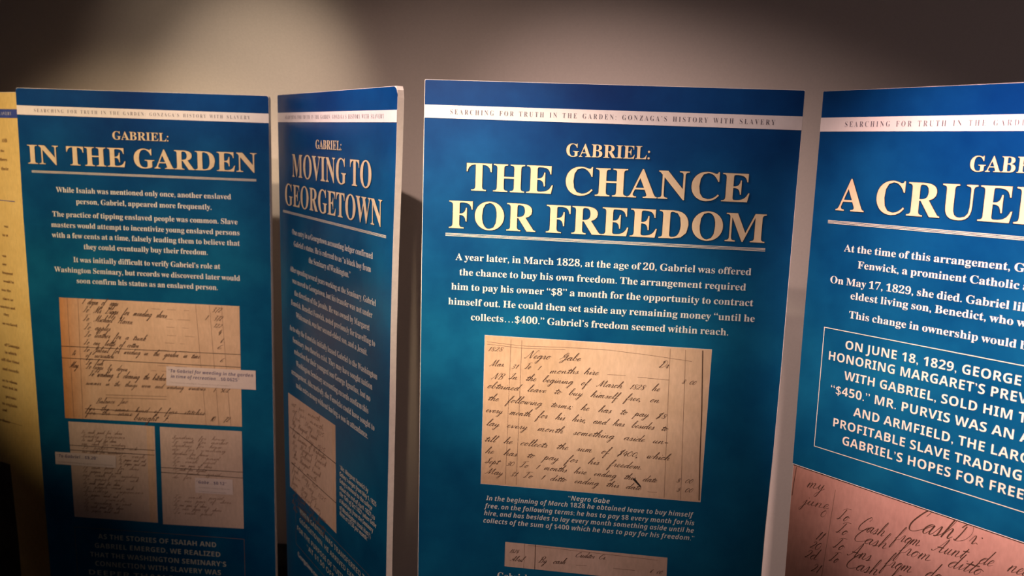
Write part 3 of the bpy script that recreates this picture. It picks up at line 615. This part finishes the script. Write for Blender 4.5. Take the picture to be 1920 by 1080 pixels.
# ------------------------------------------------------------------ copperplate handwriting (pen strokes)
GL = {
 'a': (1.05, ["0,.25 .35,.7 .75,.95 .4,.98 .1,.6 .1,.15 .35,0 .62,.4 .76,.95 .68,.3 .8,0 1.05,.25"]),
 'b': (.95, ["0,.25 .35,1.1 .5,2 .34,2.15 .2,1.5 .18,.3 .4,0 .7,.3 .72,.75 .55,.7 .95,.6"]),
 'c': (.8, ["0,.25 .35,.75 .6,.95 .62,.75 .4,.95 .12,.6 .12,.15 .38,0 .8,.3"]),
 'd': (1.05, ["0,.25 .35,.7 .7,.95 .4,.98 .1,.6 .1,.15 .35,0 .62,.4 .8,1.2 .88,2.1 .74,.9 .7,.2 .82,0 1.05,.25"]),
 'e': (.75, ["0,.25 .4,.5 .52,.85 .36,1 .14,.7 .12,.2 .34,0 .75,.3"]),
 'f': (.75, ["0,.25 .4,1.1 .52,2 .38,2.15 .26,1.3 .2,0 .14,-1.0 .24,-1.2 .38,-.7 .3,0 .75,.3"]),
 'g': (1.0, ["0,.25 .35,.7 .72,.95 .4,.98 .1,.6 .1,.15 .35,0 .62,.4 .74,.95 .66,-.3 .5,-1.1 .25,-1.15 .25,-.8 1.0,.3"]),
 'h': (1.05, ["0,.25 .35,1.1 .5,2 .36,2.15 .22,1.2 .15,0 .3,.6 .58,.98 .72,.8 .66,.2 .8,0 1.05,.25"]),
 'i': (.55, ["0,.25 .28,.95 .22,.25 .32,0 .55,.25", ".38,1.45 .42,1.5"]),
 'j': (.55, ["0,.25 .3,.95 .24,-.3 .12,-1.1 -.1,-1.1 -.05,-.7 .55,.3", ".4,1.45 .44,1.5"]),
 'k': (.95, ["0,.25 .35,1.1 .5,2 .36,2.15 .22,1.2 .15,0 .3,.6 .6,.98 .62,.65 .3,.5 .6,.1 .72,0 .95,.25"]),
 'l': (.6, ["0,.25 .35,1.1 .5,2 .36,2.15 .22,1.2 .2,.2 .34,0 .6,.25"]),
 'm': (1.5, ["0,.25 .2,.95 .14,0 .3,.65 .52,.98 .6,.75 .52,0 .68,.65 .92,.98 1.02,.8 .96,.2 1.1,0 1.5,.25"]),
 'n': (1.1, ["0,.25 .2,.95 .14,0 .3,.65 .55,.98 .66,.78 .6,.2 .74,0 1.1,.25"]),
 'o': (.85, ["0,.25 .4,.85 .55,.97 .3,.95 .1,.5 .2,.05 .45,.05 .62,.5 .5,.92 .85,.75"]),
 'p': (1.0, ["0,.25 .25,1.2 .2,.3 .08,-1.15 .2,.3 .45,.95 .66,.8 .62,.2 .42,0 .25,.15 .6,.0 1.0,.3"]),
 'q': (1.0, ["0,.25 .35,.7 .72,.95 .4,.98 .1,.6 .1,.15 .35,0 .62,.4 .74,.95 .66,-.3 .6,-1.15 .8,-.6 1.0,.3"]),
 'r': (.75, ["0,.25 .22,1.02 .4,.88 .42,.5 .38,.1 .5,0 .75,.25"]),
 's': (.7, ["0,.25 .32,1.0 .42,.55 .38,.1 .16,.02 .3,-.02 .7,.25"]),
 't': (.6, ["0,.25 .3,.9 .42,1.55 .28,.6 .24,.15 .36,0 .6,.25", "-.05,1.12 .75,1.2"]),
 'u': (1.05, ["0,.25 .22,.95 .14,.25 .28,0 .5,.3 .66,.95 .6,.25 .74,0 1.05,.25"]),
 'v': (.9, ["0,.5 .2,.98 .26,.4 .36,0 .6,.5 .64,.98 .9,.8"]),
 'w': (1.3, ["0,.3 .2,.98 .2,.2 .36,0 .56,.5 .6,.95 .58,.2 .74,0 .94,.5 .98,.98 1.3,.8"]),
 'x': (.9, ["0,.7 .2,.95 .4,.5 .6,.02 .9,.25", ".7,.95 .1,.0"]),
 'y': (1.0, ["0,.25 .2,.95 .16,.3 .32,.02 .55,.4 .68,.95 .58,-.3 .4,-1.1 .15,-1.1 .2,-.7 1.0,.3"]),
 'z': (.8, ["0,.4 .2,.9 .5,.9 .1,.05 .4,.0 .3,-.9 .1,-.9 .8,.25"]),
 'A': (1.7, ["0,.2 .2,.0 .6,.6 1.2,2.1 1.15,.6 1.2,0 1.7,.25", ".45,.75 1.35,.8"]),
 'B': (1.5, [".5,1.9 .42,1.0 .3,.0 .05,.15", ".1,1.6 .5,2.1 1.1,2.0 1.1,1.4 .6,1.1 1.15,.9 1.1,.2 .6,0 .4,.2"]),
 'C': (1.5, ["1.0,1.6 1.15,2.0 .8,2.1 .35,1.5 .1,.7 .3,.1 .8,0 1.5,.4"]),
 'D': (1.7, [".6,1.8 .5,.9 .3,.05 .1,.2 .5,.0 1.2,.3 1.5,1.2 1.1,2.0 .5,2.0 .2,1.6"]),
 'F': (1.4, [".7,1.9 .6,.9 .4,.05 .1,.1", ".1,1.7 .6,2.05 1.5,2.1", ".4,1.0 .95,1.05"]),
 'G': (1.5, ["0,.2 .6,1.1 1.1,1.9 .9,2.15 .5,1.6 .5,1.1 .9,1.0 1.2,1.6 1.1,.6 .8,-.6 .4,-.8 .5,-.3 1.5,.3"]),
 'H': (1.7, [".1,1.6 .4,2.1 .4,1.0 .2,0", "1.3,2.1 1.15,1.0 1.05,.1 1.3,0 1.7,.25", ".2,1.0 1.3,1.1"]),
 'I': (.9, [".2,1.6 .7,2.1 .55,1.0 .3,.05 0,.15 .3,.3 .9,.25"]),
 'J': (1.0, [".1,1.7 .7,2.1 .6,1.0 .3,-.6 -.1,-.9 .1,-.4 1.0,.3"]),
 'M': (2.1, ["0,.15 .2,.0 .5,.8 .8,2.1 .85,.9 .85,.05 1.2,1.0 1.6,2.1 1.55,.8 1.65,0 2.1,.25"]),
 'N': (1.8, ["0,.15 .2,.0 .5,.9 .8,2.1 .95,1.0 1.15,.0 1.4,1.0 1.7,2.1 1.95,2.0"]),
 'O': (1.5, [".8,2.1 .3,1.6 .1,.7 .4,.0 1.0,.2 1.3,1.2 .9,2.05 .6,1.7"]),
 'P': (1.4, [".5,1.9 .42,1.0 .3,.0 .05,.15", ".1,1.6 .5,2.1 1.1,2.0 1.15,1.4 .6,1.0"]),
 'Q': (1.5, [".8,2.1 .3,1.6 .1,.7 .4,.0 1.0,.2 1.3,1.2 .9,2.05 .6,1.7", ".5,.4 1.4,-.2"]),
 'S': (1.2, ["0,.1 .6,1.0 1.0,1.9 .8,2.15 .55,1.7 .8,1.0 .75,.3 .4,0 .1,.2 1.2,.3"]),
 'T': (1.3, [".7,1.9 .6,.9 .4,.05 .1,.1 .4,.2 .9,.2", ".1,1.7 .6,2.05 1.4,2.1"]),
 'W': (2.1, ["0,1.9 .3,2.1 .4,1.0 .4,.05 .8,1.0 1.1,2.0 1.1,.9 1.15,.05 1.5,1.0 1.8,2.1 2.1,2.0"]),
 '0': (1.05, [".5,1.55 .12,1.1 .12,.35 .45,0 .8,.4 .8,1.1 .55,1.55 .3,1.4"]),
 '1': (.6, [".2,1.1 .45,1.6 .35,.8 .25,0"]),
 '2': (.9, [".15,1.2 .4,1.55 .7,1.3 .5,.7 .1,.05 .4,.15 .8,.05"]),
 '3': (.85, [".15,1.4 .5,1.6 .65,1.2 .35,.85 .65,.5 .4,0 .1,.2"]),
 '4': (.9, [".4,1.6 .1,.6 .8,.6", ".65,1.1 .55,-.1"]),
 '5': (.9, [".25,1.5 .2,.9 .5,1.0 .65,.5 .4,0 .1,.15", ".25,1.5 .8,1.6"]),
 '6': (.85, [".6,1.6 .25,1.0 .15,.3 .4,0 .65,.35 .45,.75 .2,.4"]),
 '7': (.85, [".1,1.4 .4,1.5 .8,1.5 .5,.7 .35,-.2"]),
 '8': (.9, [".5,.85 .82,1.2 .55,1.6 .22,1.25 .5,.85 .75,.4 .42,-.02 .1,.35 .5,.85"]),
 '$': (1.0, [".8,1.5 .5,1.7 .25,1.3 .6,.7 .5,.1 .1,.2", ".75,2.0 .25,-.4"]),
 '&': (1.2, [".9,.6 .6,0 .2,.2 .5,.9 .6,1.4 .4,1.5 .4,1.0 1.0,0"]),
 '.': (.4, [".1,.0 .16,.06"]), ',': (.4, [".16,.1 .06,-.3"]), ';': (.4, [".16,.1 .06,-.3", ".2,.8 .25,.85"]),
 ':': (.4, [".1,.1 .15,.15", ".22,.9 .28,.95"]), '-': (.8, [".1,.5 .7,.55"]), '/': (.6, ["0,-.3 .6,1.9"]),
}
GL = {k: (w, [[tuple(map(float, p.split(','))) for p in s.split()] for s in ss]) for k, (w, ss) in GL.items()}


def catmull(P, n=4):
    if len(P) < 3: return P
    out = []
    Q = [P[0]] + P + [P[-1]]
    for i in range(1, len(Q) - 2):
        a, b, c, d = Q[i - 1:i + 3]
        for k in range(n):
            t = k / n
            out.append(tuple(.5 * (2 * b[j] + (c[j] - a[j]) * t + (2 * a[j] - 5 * b[j] + 4 * c[j] - d[j]) * t * t
                                   + (3 * b[j] - a[j] - 3 * c[j] + d[j]) * t ** 3) for j in (0, 1)))
    out.append(P[-1])
    return out


def stroke_ribbon(pts, width, V, F):
    """pen stroke: heavier where the pen travels downwards"""
    n = len(pts); base = len(V)
    for i, (x, y) in enumerate(pts):
        x0, y0 = pts[max(i - 1, 0)]; x1, y1 = pts[min(i + 1, n - 1)]
        dx, dy = x1 - x0, y1 - y0; l = math.hypot(dx, dy) or 1
        w = width * (.34 + .66 * max(0, -dy / l)) * .5
        if n == 2: w = width * .5
        nx, ny = -dy / l * w, dx / l * w
        V += [(x + nx, y + ny), (x - nx, y - ny)]
    for i in range(n - 1):
        F.append((base + 2 * i, base + 2 * i + 1, base + 2 * i + 3, base + 2 * i + 2))


def write(s, u0, v0, u1, v1, xh, H, rnd, weight=.26, slant=.62):
    """handwritten words along (u0,v0)-(u1,v1); xh = x-height in metres. Returns ribbons (x, z)."""
    strokes = []; pen = 0.
    for ch in s:
        if ch == ' ': pen += 1.5 + rnd.random() * .6; continue
        if ch not in GL: continue
        w, ss = GL[ch]
        jy = (rnd.random() - .5) * .10; js = 1 + (rnd.random() - .5) * .14
        for st in ss:
            strokes.append([(pen + x, (1 + (y - 1) * 1.25) * js if y > 1.02 else (y * 1.2 * js if y < 0 else y + jy * y)) for x, y in st])
        pen += w
    if not strokes: return [], []
    L = math.hypot(u1 - u0, v1 - v0)
    kx = L / max(pen, .5)
    ca, sa = (u1 - u0) / L, (v1 - v0) / L
    V, F = [], []
    for st in strokes:
        pts = []
        for x, y in catmull(st):
            X = x * kx + y * xh * slant; Y = y * xh * 1.12
            pts.append((u0 + X * ca + Y * sa, H - (v0 + X * sa) + Y * ca))
        stroke_ribbon(pts, xh * weight, V, F)
    return V, F


def flat(name, V, F, y, mat, parent):
    return mesh_obj(name, [(x, y, z) for x, z in V], F, mat, parent)


def ribbon_line(pts, w, H):
    V, F = [], []
    P = [(u, H - v) for u, v in pts]
    base = 0
    for i, (x, y) in enumerate(P):
        x0, y0 = P[max(i - 1, 0)]; x1, y1 = P[min(i + 1, len(P) - 1)]
        l = math.hypot(x1 - x0, y1 - y0) or 1
        nx, ny = -(y1 - y0) / l * w / 2, (x1 - x0) / l * w / 2
        V += [(x + nx, y + ny), (x - nx, y - ny)]
    F = [(2 * i, 2 * i + 1, 2 * i + 3, 2 * i + 2) for i in range(len(P) - 1)]
    return V, F


def join(parts):
    V, F = [], []
    for v, f in parts:
        b = len(V); V += v; F += [tuple(i + b for i in p) for p in f]
    return V, F


# ------------------------------------------------------------------ the display boards
THICK = .0127
LAYER = dict(sheet=-.0005, print=-.0009, ink=-.0012, ink2=-.0015, top=-.0018, top2=-.0021)


def edge_fn(pts, default):
    """x of a board edge at distance v from the top (the foam boards bow by a few millimetres)"""
    if not pts: return lambda v: default
    P = sorted((v, u) for u, v in pts)
    def f(v):
        if v <= P[0][0]: return P[0][1]
        for (a, x), (b, y) in zip(P, P[1:]):
            if v <= b:
                return x + (y - x) * (v - a) / (b - a)
        return P[-1][1]
    return f


def outline(fl, fr, H, top, bot, rl=0, rr=0, inset=0., cut=None):
    """anticlockwise from the bottom left; corners rounded with radius rl / rr"""
    vs = [top + (bot - top) * i / 12 for i in range(13)]
    pts = [(fl(bot) + inset, H - bot), (fr(bot) - inset, H - bot)]
    right = [(fr(v) - inset, H - v) for v in reversed(vs[:-1]) if v - top > rr + 1e-6]
    pts += right
    xr, xl = fr(top) - inset, fl(top) + inset
    if cut:
        pts += [(xr, H - top - cut[1]), (xr - cut[0] * .35, H - top - cut[1] * .35), (xr - cut[0], H - top)]
    elif rr:
        pts += [(xr - rr + rr * math.cos(a), H - top - rr + rr * math.sin(a)) for a in [i * math.pi / 8 for i in range(5)]]
    else:
        pts += [(xr, H - top)]
    if rl:
        pts += [(xl + rl - rl * math.sin(a), H - top - rl + rl * math.cos(a)) for a in [i * math.pi / 8 for i in range(5)]]
    else:
        pts += [(xl, H - top)]
    pts += [(fl(v) + inset, H - v) for v in vs[:-1] if v - top > rl + 1e-6]
    return pts


def quad(name, pts, H, y, mat, parent, thick=.0003):
    """a sheet given by (u, v) corners clockwise from the top left"""
    P = [(u, H - v) for u, v in pts]
    return prism(name, list(reversed(P)), y, y + thick, mat, parent)


def block(n, part, name, mat, y, H, parent, st2=None):
    """each printed line is a part of its own"""
    out = []
    for (b, p, st, s, u0, v0, u1, v1, cap, pre) in LINES:
        if b == n and p == part and st != 'C':
            V, F = text_geo(s, st2 or st, u0, v0, u1, cap, pre, H)
            out.append(flat(name, V, F, y, mat, parent))
    return out


def hand(n, part, H, y, mat, parent, weight=.32, name='handwritten_line', slant=.72):
    rnd = random.Random(n * 7 + len(part))
    for (b, p, st, s, u0, v0, u1, v1, cap, pre) in LINES:
        if b == n and p == part and st == 'C':
            V, F = write(s, u0, v0, u1, v1, cap, H, rnd, weight, slant)
            flat(name, V, F, y, mat, parent)


def lines(name, segs, w, H, y, mat, parent):
    for sg in segs:
        V, F = ribbon_line(sg, w, H)
        flat(name, V, F, y, mat, parent)


def marks(name, segs, w, H, y, mat, parent):
    """a scatter of tiny pen dashes kept as one part"""
    V, F = join([ribbon_line(sg, w, H) for sg in segs])
    flat(name, V, F, y, mat, parent)['kind'] = 'stuff'


def frame_lines(name, x0, x1, v0, v1, w, H, y, mat, parent):
    """rectangular line frame: one closed ring"""
    V = []
    for d in (0, w):
        V += [(x0 + d, H - v0 - d), (x1 - d, H - v0 - d), (x1 - d, H - v1 + d), (x0 + d, H - v1 + d)]
    F = [(i, (i + 1) % 4, (i + 1) % 4 + 4, i + 4) for i in range(4)]
    return flat(name, V, F, y, mat, parent)


LABELS = {
    1: 'tall yellow exhibition board with brown text at the far left of the row',
    2: 'tall blue exhibition board titled IN THE GARDEN',
    3: 'steeply angled blue exhibition board titled MOVING TO GEORGETOWN',
    4: 'large blue exhibition board titled THE CHANCE FOR FREEDOM',
    5: 'blue exhibition board titled A CRUEL at the right end of the row',
}


def make_board(n):
    base, R, W, H = PANELS[n - 1]
    root = bpy.data.objects.new('display_board', None)
    col.objects.link(root)
    root.empty_display_size = .1
    M = Matrix(R).to_4x4(); M.translation = Vector(base)
    root.matrix_world = M
    tag(root, LABELS[n], 'display board', 'zigzag of free-standing exhibition boards')
    fl = edge_fn(GEO.get('edgeL%d' % n), 0.0)
    fr = edge_fn(GEO.get('edgeR%d' % n), W)
    rl = rr = {1: .004, 2: .006, 3: .004, 4: .002, 5: .002}[n]
    cut = None
    ex = .0
    core = outline(fl, fr, H, 0, H, rl, rr)
    if n == 3:
        core = outline(fl, fr, H, 0, H, rl, 0, 0, (.006, .020))
    prism('foam_core', core, 0, THICK, MAT['white'], root)
    ins = {1: 0.0002, 2: .0003, 3: .0004, 4: .0009, 5: .0004}[n]
    blue_bot = H - .001
    y_sheet = LAYER['sheet']
    if n == 5:
        split = .6155
        prism('ledger_page', outline(fl, fr, H, split - .004, H - .001, 0, 0, .0006), y_sheet, 0, MAT['led5'], root)
        so = outline(fl, fr, H, .0006, split, rl, rr, ins)
        sheet = prism('printed_sheet', so, -.0030, y_sheet, MAT['blue'], root)
        lines('sheet_edge', [[(fl(split) + ins, split), (fr(split) - ins, split)]], .0009, H, -.00315, MAT['white'], root)
        dy = -.0026
    else:
        prism('printed_sheet', outline(fl, fr, H, .0007, blue_bot, rl, rr, ins,
              (.012, .014) if n == 3 else None), y_sheet, 0, MAT['yellow'] if n == 1 else MAT['blue'], root)
        dy = 0.0
    yp, yi, yi2, yt, yt2 = (LAYER[k] + dy for k in ('print', 'ink', 'ink2', 'top', 'top2'))
    # header band right across the board, with its lettering
    x0, x1 = fl(S1) + ins * .5, fr(S1) - (ins * .5)
    band = quad('header_band', [(x0, S1), (x1, S1), (fr(S2) - ins * .5, S2), (fl(S2) + ins * .5, S2)], H, yp,
                MAT['blue_band'] if n == 1 else MAT['band'], root)
    o = block(n, 'header_lettering', 'header_lettering', MAT['body'] if n == 1 else MAT['head_ink'], yi, H, band)
    if n == 1:
        block(n, 'body_text', 'text_line', MAT['yellow_ink'], yi, H, root)
        lines('rule', [[(.12, .2702), (.5576, .2702)]], .0016, H, yi, MAT['blue_band'], root)
        lines('rule', [[(.20, .8684), (.5259, .8684)]], .0010, H, yi, MAT['yellow_ink'], root)
        quad('photograph', [(.06, .99), (.4600, .99), (.4740, 1.22), (.4760, 1.40), (.06, 1.40)], H, yi, MAT['photo'], root)
        return root
    # titles, with the thin dark outline the letters are printed with
    for part, nm in (('heading', 'heading_lettering'), ('title', 'title_lettering')):
        for (b, p, st, s, u0, v0, u1, v1, cap, pre) in LINES:
            if b == n and p == part:
                V, F = text_geo(s, 'T', u0, v0, u1, cap, pre, H)
                t = flat(nm, V, F, yi2, MAT['gold'], root)
                d = .0009 if part == 'title' else .0006
                sh = [text_geo(s, 'T', u0 + dx, v0 - dz, u1 + dx, cap, pre, H) for dx, dz in ((d, -d * .6), (-d, d * .6), (d, d * .6), (-d, -d * .6))]
                V, F = join(sh)
                flat('letter_outline', V, F, yi, MAT['shade_ink'], t)
    # triple rule under the title
    (a, va), (b_, vb) = GEO['rule%d' % n]
    vm = {2: .1974, 3: .2700, 4: .2578, 5: .2034}[n]
    if n == 5: b_ = .599 - a
    lines('rule_line', [[(a, vm + k * .0020), (b_, vm + k * .0020)] for k in (-1, 0, 1)], .0010, H, yi, MAT['quote'], root)
    block(n, 'body_text', 'text_line', MAT['body'], yi, H, root)
    if n in (2, 3, 5):
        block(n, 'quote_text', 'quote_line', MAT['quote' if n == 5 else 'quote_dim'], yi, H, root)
    if n in (3, 4):
        block(n, 'caption_text', 'caption_line', MAT['body' if n == 4 else 'quote'], yi, H, root)
        block(n, 'closing_text', 'text_line', MAT['body'], yi, H, root)
    if n == 2:
        frame_lines('quote_frame', .078, .5361, 1.1191, 1.30, .0010, H, yi, MAT['faint_ink'], root)
        p = quad('ledger_page', GEO['led2a'], H, yp, MAT['led2'], root)
        hand(2, 'hw_main', H, yi, MAT['ink'], p, .26)
        v = GEO['v2']
        lines('column_line', [[v[2 * i], v[2 * i + 1]] for i in range(5)], .0007, H, yi, MAT['line_ink'], p)
        d = GEO['dbl2']; s = GEO['struck2']
        lines('crossing_out', [[d[0], d[1]], [d[2], d[3]]], .0008, H, yi, MAT['ink'], p)
        lines('crossing_out', [[s[0], s[1]], [s[2], s[3]]], .0016, H, yi, MAT['ink'], p)
        dd = []
        rnd = random.Random(3)
        for vv in (.5235, .5475, .5680, .5890, .6085, .6280, .668, .682):
            x = .30 + rnd.random() * .06
            while x < .41:
                w = .012 + rnd.random() * .02
                dd.append([(x, vv), (x + w, vv)]); x += w + .008 + rnd.random() * .02
        marks('dash_mark', dd, .0007, H, yi, MAT['line_ink'], p)
        p2 = quad('ledger_page', GEO['led2b'], H, yp, MAT['led2b'], root)
        hand(2, 'hw_left', H, yi, MAT['faint_ink'], p2, .30)
        quad('page_margin', [(.2870, .829), (.3050, .829), (.3030, 1.090), (.2850, 1.090)], H, yi + .0002, MAT['led2'], p2, .0001)
        p3 = quad('ledger_page', GEO['led2c'], H, yp, MAT['led2b'], root)
        hand(2, 'hw_right', H, yi, MAT['faint_ink'], p3, .30)
        for pp, ks in ((p, ('bl2a1', 'bl2a2')), (p2, ('bl2b1', 'bl2b2')), (p3, ('bl2c1', 'bl2c2'))):
            lines('pointer_line', [GEO[k] for k in ks], .0013, H, yi2, MAT['black_ink'], pp)
        for k, t, sm in (('call2a', 'callout_text', 'callout_small'), ('call2b', 'callout_text2', 'callout_small2'), ('call2c', 'callout_text3', 'callout_small3')):
            lb = quad('callout_label', GEO[k], H, yt, MAT['label'], root)
            block(2, t, 'lettering', MAT['label_ink'], yt2, H, lb)
            block(2, sm, 'small_lettering', MAT['label_grey'], yt2, H, lb)
    if n == 3:
        frame_lines('quote_frame', .0905, .515, .9716, 1.0883, .0010, H, yi, MAT['faint_ink'], root)
        p = quad('ledger_page', GEO['led3'], H, yp, MAT['led3'], root)
        hand(3, 'hw_main', H, yi, MAT['faint_ink'], p, .24)
        lines('pointer_line', [GEO['bl3a'], GEO['bl3b']], .0016, H, yi2, MAT['black_ink'], p)
        quad('page_margin', [(.318, .7080), (.3372, .7070), (.3420, .9520), (.322, .9520)], H, yi + .0002, MAT['led2'], p, .0001)
    if n == 4:
        g = GEO['led4']; e = .0007
        quad('page_border', [(g[0][0] - e, g[0][1] - e), (g[1][0] + e, g[1][1] - e), (g[2][0] + e, g[2][1] + e), (g[3][0] - e, g[3][1] + e)], H, yp + .0001, MAT['label'], root)
        p = quad('ledger_page', GEO['led4'], H, yp, MAT['led4'], root)
        hand(4, 'hw_main', H, yi, MAT['ink'], p, .29)
        v = GEO['v4']
        lines('column_line', [[v[2 * i], v[2 * i + 1]] for i in range(4)] + [GEO['top4'], [(a_, b2 + .004) for a_, b2 in GEO['top4'][:3]]], .0006, H, yi, MAT['line_ink'], p)
        lines('binding_line', [[v[8], (.4930, .5400), (.4962, .6250), v[9]]], .0018, H, yi, MAT['ink'], p)
        d = GEO['dash4']
        marks('dash_mark', [[d[0], d[1]], [d[2], d[3]], [d[4], d[5]]], .0006, H, yi, MAT['line_ink'], p)
        (bx, bv), (cx, cv) = GEO['blot4']
        P = [(bx, bv), (bx + .004, bv + .001), (bx + .008, bv + .006), (cx + .001, cv - .002), (cx, cv), (cx - .004, cv - .003), (bx + .004, bv + .007), (bx, bv + .003)]
        quad('ink_blot', P, H, yi2, MAT['black_ink'], p, .0001)
        p2 = quad('ledger_page', GEO['led4b'], H, yp, MAT['led4b'], root)
        hand(4, 'hw_small', H, yi, MAT['ink'], p2, .29)
        v = GEO['v4b']
        lines('column_line', [[v[0], v[1]], GEO['top4b']], .0006, H, yi, MAT['line_ink'], p2)
        lines('column_line', [[v[2], v[3]]], .0012, H, yi, MAT['ink'], p2)
        d = GEO['dash4b']
        marks('dash_mark', [[d[0], d[1]], [d[2], d[3]]], .0006, H, yi, MAT['line_ink'], p2)
    if n == 5:
        frame_lines('quote_frame', .0366, .599 - .0366, .3724, .5738, .0012, H, yi, MAT['quote'], root)
        page = [o for o in root.children if o.name.startswith('ledger_page')][0]
        hand(5, 'hw_main', H, LAYER['print'], MAT['ink'], page, .155)
        (a0, b0), (a1, b1) = GEO['col5']
        lines('column_line', [[(a0, b0), (a1, b1), (a1 - .006, b1 + .10)]], .0008, H, LAYER['print'], MAT['line_ink'], page)
        lines('fold_line', [[(.0065, .620), (.0040, .650), (.0025, .672)]], .0012, H, LAYER['print'], MAT['ink'], page)
    return root


for n in (1, 2, 3, 4, 5):
    make_board(n)

# ------------------------------------------------------------------ dark case behind the boards
root = bpy.data.objects.new('storage_case', None); col.objects.link(root)
root.location = (-.66, WALL_Y - .105, 0)
tag(root, 'low black case on the floor in the gap behind the MOVING TO GEORGETOWN board', 'case')
box('body', (-.20, -.06, .0), (.085, .06, .410), MAT['case'], root, .008)
box('lid', (-.205, -.064, .414), (.09, .064, .495), MAT['case'], root, .02, 3)
box('latch', (-.08, -.072, .385), (-.03, -.0615, .440), MAT['trim'], root, .002)
